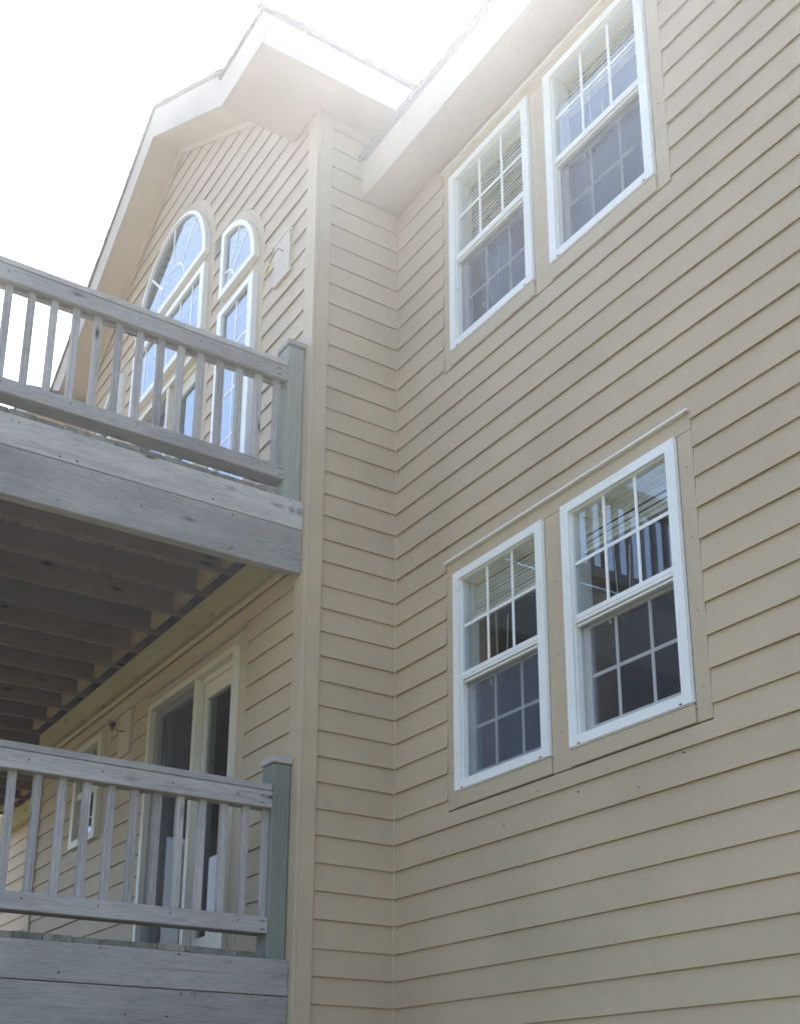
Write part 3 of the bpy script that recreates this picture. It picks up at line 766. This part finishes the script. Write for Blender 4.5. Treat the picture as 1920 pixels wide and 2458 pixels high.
    for xa, xb in ((-2.758, -.203), (-5.458, -2.902), (-8.158, -5.602)):
        rb('bottom_rail', xa, xb, -3.135, -3.0975, ztop+.104, ztop+.193); rb('bottom_rail', xa, xb, -3.097, -3.01, ztop+.105, ztop+.143)
        rb('top_rail', xa, xb, -3.135, -3.0975, ztop+.795, ztop+.892); rb('rail_cap', xa, xb, -3.141, -2.998, ztop+.8925, ztop+.93)
        x = xb-.08
        while x > xa+.03:
            rb('baluster', x-.0195, x+.0195, -3.097, -3.058, ztop+.1435, ztop+.89, axis='z', jit=.004, bev=.003); x -= .1272
    return R_
d1 = deck(5.214, 'upper weathered wooden deck with grey railing below the arched gable windows', -.190, -.86)
d2 = deck(2.479, 'lower weathered wooden deck with green post before the sliding door', -.150, -.86)
for d_ in (d1, d2): d_.location.x += .015; d_.location.z -= .007
# posts that carry the decks
for px in (-.23, -2.9, -5.6, -8.3):
    for d_, z0, z1 in ((d2, 0, 2.479-.507), (d1, 2.479, 5.214-.507)):
        o = board('support_post', px, px+.14, DECK_Y0+.22, DECK_Y0+.36, z0, z1, M_green, None, .008, 'z'); rel(o, d_)

# ------------------------------------------------------------------ things on the walls
def plate(x0, x1, z0, z1, label, wires):
    t = tag(empty('light_mounting_block', ((x0+x1)/2, -.02, (z0+z1)/2)), label, 'mounting block', 'light mounting blocks on the gable wall')
    rel(box('block', x0, x1, -.038, -.0005, z0, z1, M_plate, None, .004), t)
    rel(box('flashing_or_shade', x0-.012, x1+.006, -.046, -.006, z1+.0006, z1+.009, M_white if wires == 'yellow' else M_trim, None, .001), t)
    cx, cz = (x0+x1)/2, (z0+z1)/2
    if wires == 'yellow':
        rel(tube('wire', [(cx+.02, -.036, cz+.05), (cx+.01, -.07, cz+.06), (cx-.03, -.085, cz+.02), (cx-.05, -.08, cz+.03), (cx-.08, -.09, cz-.02)], .004, M_iron), t)
        rel(tube('connector', [(cx-.085, -.09, cz-.03), (cx-.10, -.095, cz-.05), (cx-.125, -.09, cz-.06)], .010, M_yellow), t)
        rel(tube('connector', [(cx-.075, -.09, cz-.02), (cx-.07, -.1, cz-.055)], .009, M_yellow), t)
    else:
        rel(tube('wire', [(cx+.0, -.036, cz+.02), (cx-.01, -.08, cz+.015), (cx-.06, -.09, cz+.05), (cx-.09, -.085, cz+.09), (cx-.12, -.08, cz+.12)], .005, M_iron), t)
        rel(tube('connector', [(cx-.10, -.085, cz+.10), (cx-.13, -.09, cz+.12), (cx-.17, -.09, cz+.10)], .014, M_iron), t)
        rel(tube('connector', [(cx-.11, -.085, cz+.10), (cx-.12, -.095, cz+.05)], .010, M_iron), t)
    return t
plate(-.535, -.305, 7.04, 7.385, 'blank block with loose yellow wire connectors beside the quarter round window', 'yellow')
plate(-2.93, -2.69, 4.285, 4.635, 'blank block with dangling black wires beside the sliding door', 'black')

# ------------------------------------------------------------------ blinds inside
def blind(x0, x1, ztop, drop, gap, label):
    y = D+.078
    t = tag(empty('window_blind', ((x0+x1)/2, y, ztop)), label, 'blind', 'blinds behind the right wall windows')
    rel(box('headrail', x0, x1, y-.025, y+.025, ztop-.04, ztop, M_slat, None, .002), t)
    z = ztop-.045
    me = None
    while z > ztop-drop:
        s_ = box('slat', x0+.004, x1-.004, -.0165, .0165, -.001, .001, M_slat, None, 0)
        s_.location = (0, y, z); s_.rotation_euler = (math.radians(62+random.uniform(-4, 4)), random.uniform(-.004, .004), 0); rel(s_, t); z -= gap
    rel(box('bottom_rail', x0+.002, x1-.002, y-.024, y+.024, z-.012, z, M_slat, None, .002), t)
    cx = x0+.16
    rel(tube('cord', [(cx, y-.03, ztop-.04), (cx+.003, y-.031, z-.1), (cx+.012, y-.03, z-.42)], .0025, M_cord, None, 5), t)
    rel(tube('cord', [(x0+.22, y-.03, z), (x0+.23, y-.03, z-.3), (x0+.26, y-.03, z-.47), (x0+.31, y-.03, z-.40), (x0+.33, y-.03, z-.1)], .0022, M_cord, None, 5), t)
    rel(tube('tassel', [(cx+.012, y-.03, z-.42), (cx+.012, y-.03, z-.455)], .008, M_cord, None, 6), t)
    return t
for j, i, drop, gap, lab in ((0, 0, .25, .021, 'raised pale blind in the lower window nearest the inside corner'), (0, 1, .23, .021, 'raised pale blind behind the railing reflection in the lower window'),
                             (1, 0, .62, .024, 'lowered pale blind in the upper window nearest the inside corner'), (1, 1, .24, .024, 'half raised pale blind in the upper window beside plain siding')):
    x0, x1 = WX[i]; z0, z1 = WZ[j]
    blind(x0+.07, x1-.06, z1-.02, drop, gap, lab)

# ------------------------------------------------------------------ scattering air box added to imitate lens veil, glowing towards the sun
bm = bmesh.new(); bm_box(bm, -125, 125, -125, 125, -1, 12.4)
hz = from_bm('lens_veil_haze', bm, None); hz['kind'] = 'stuff'
hm = bpy.data.materials.new('lens_veil_volume'); hm.use_nodes = True; nt = hm.node_tree; nt.nodes.remove(nt.nodes['Principled BSDF'])
pv = N(nt, 'ShaderNodeVolumePrincipled'); pv.inputs['Color'].default_value = (.84, .90, 1, 1); pv.inputs['Density'].default_value = .0042; pv.inputs['Anisotropy'].default_value = .77
nt.links.new(pv.outputs[0], nt.nodes['Material Output'].inputs['Volume']); hz.data.materials.append(hm)
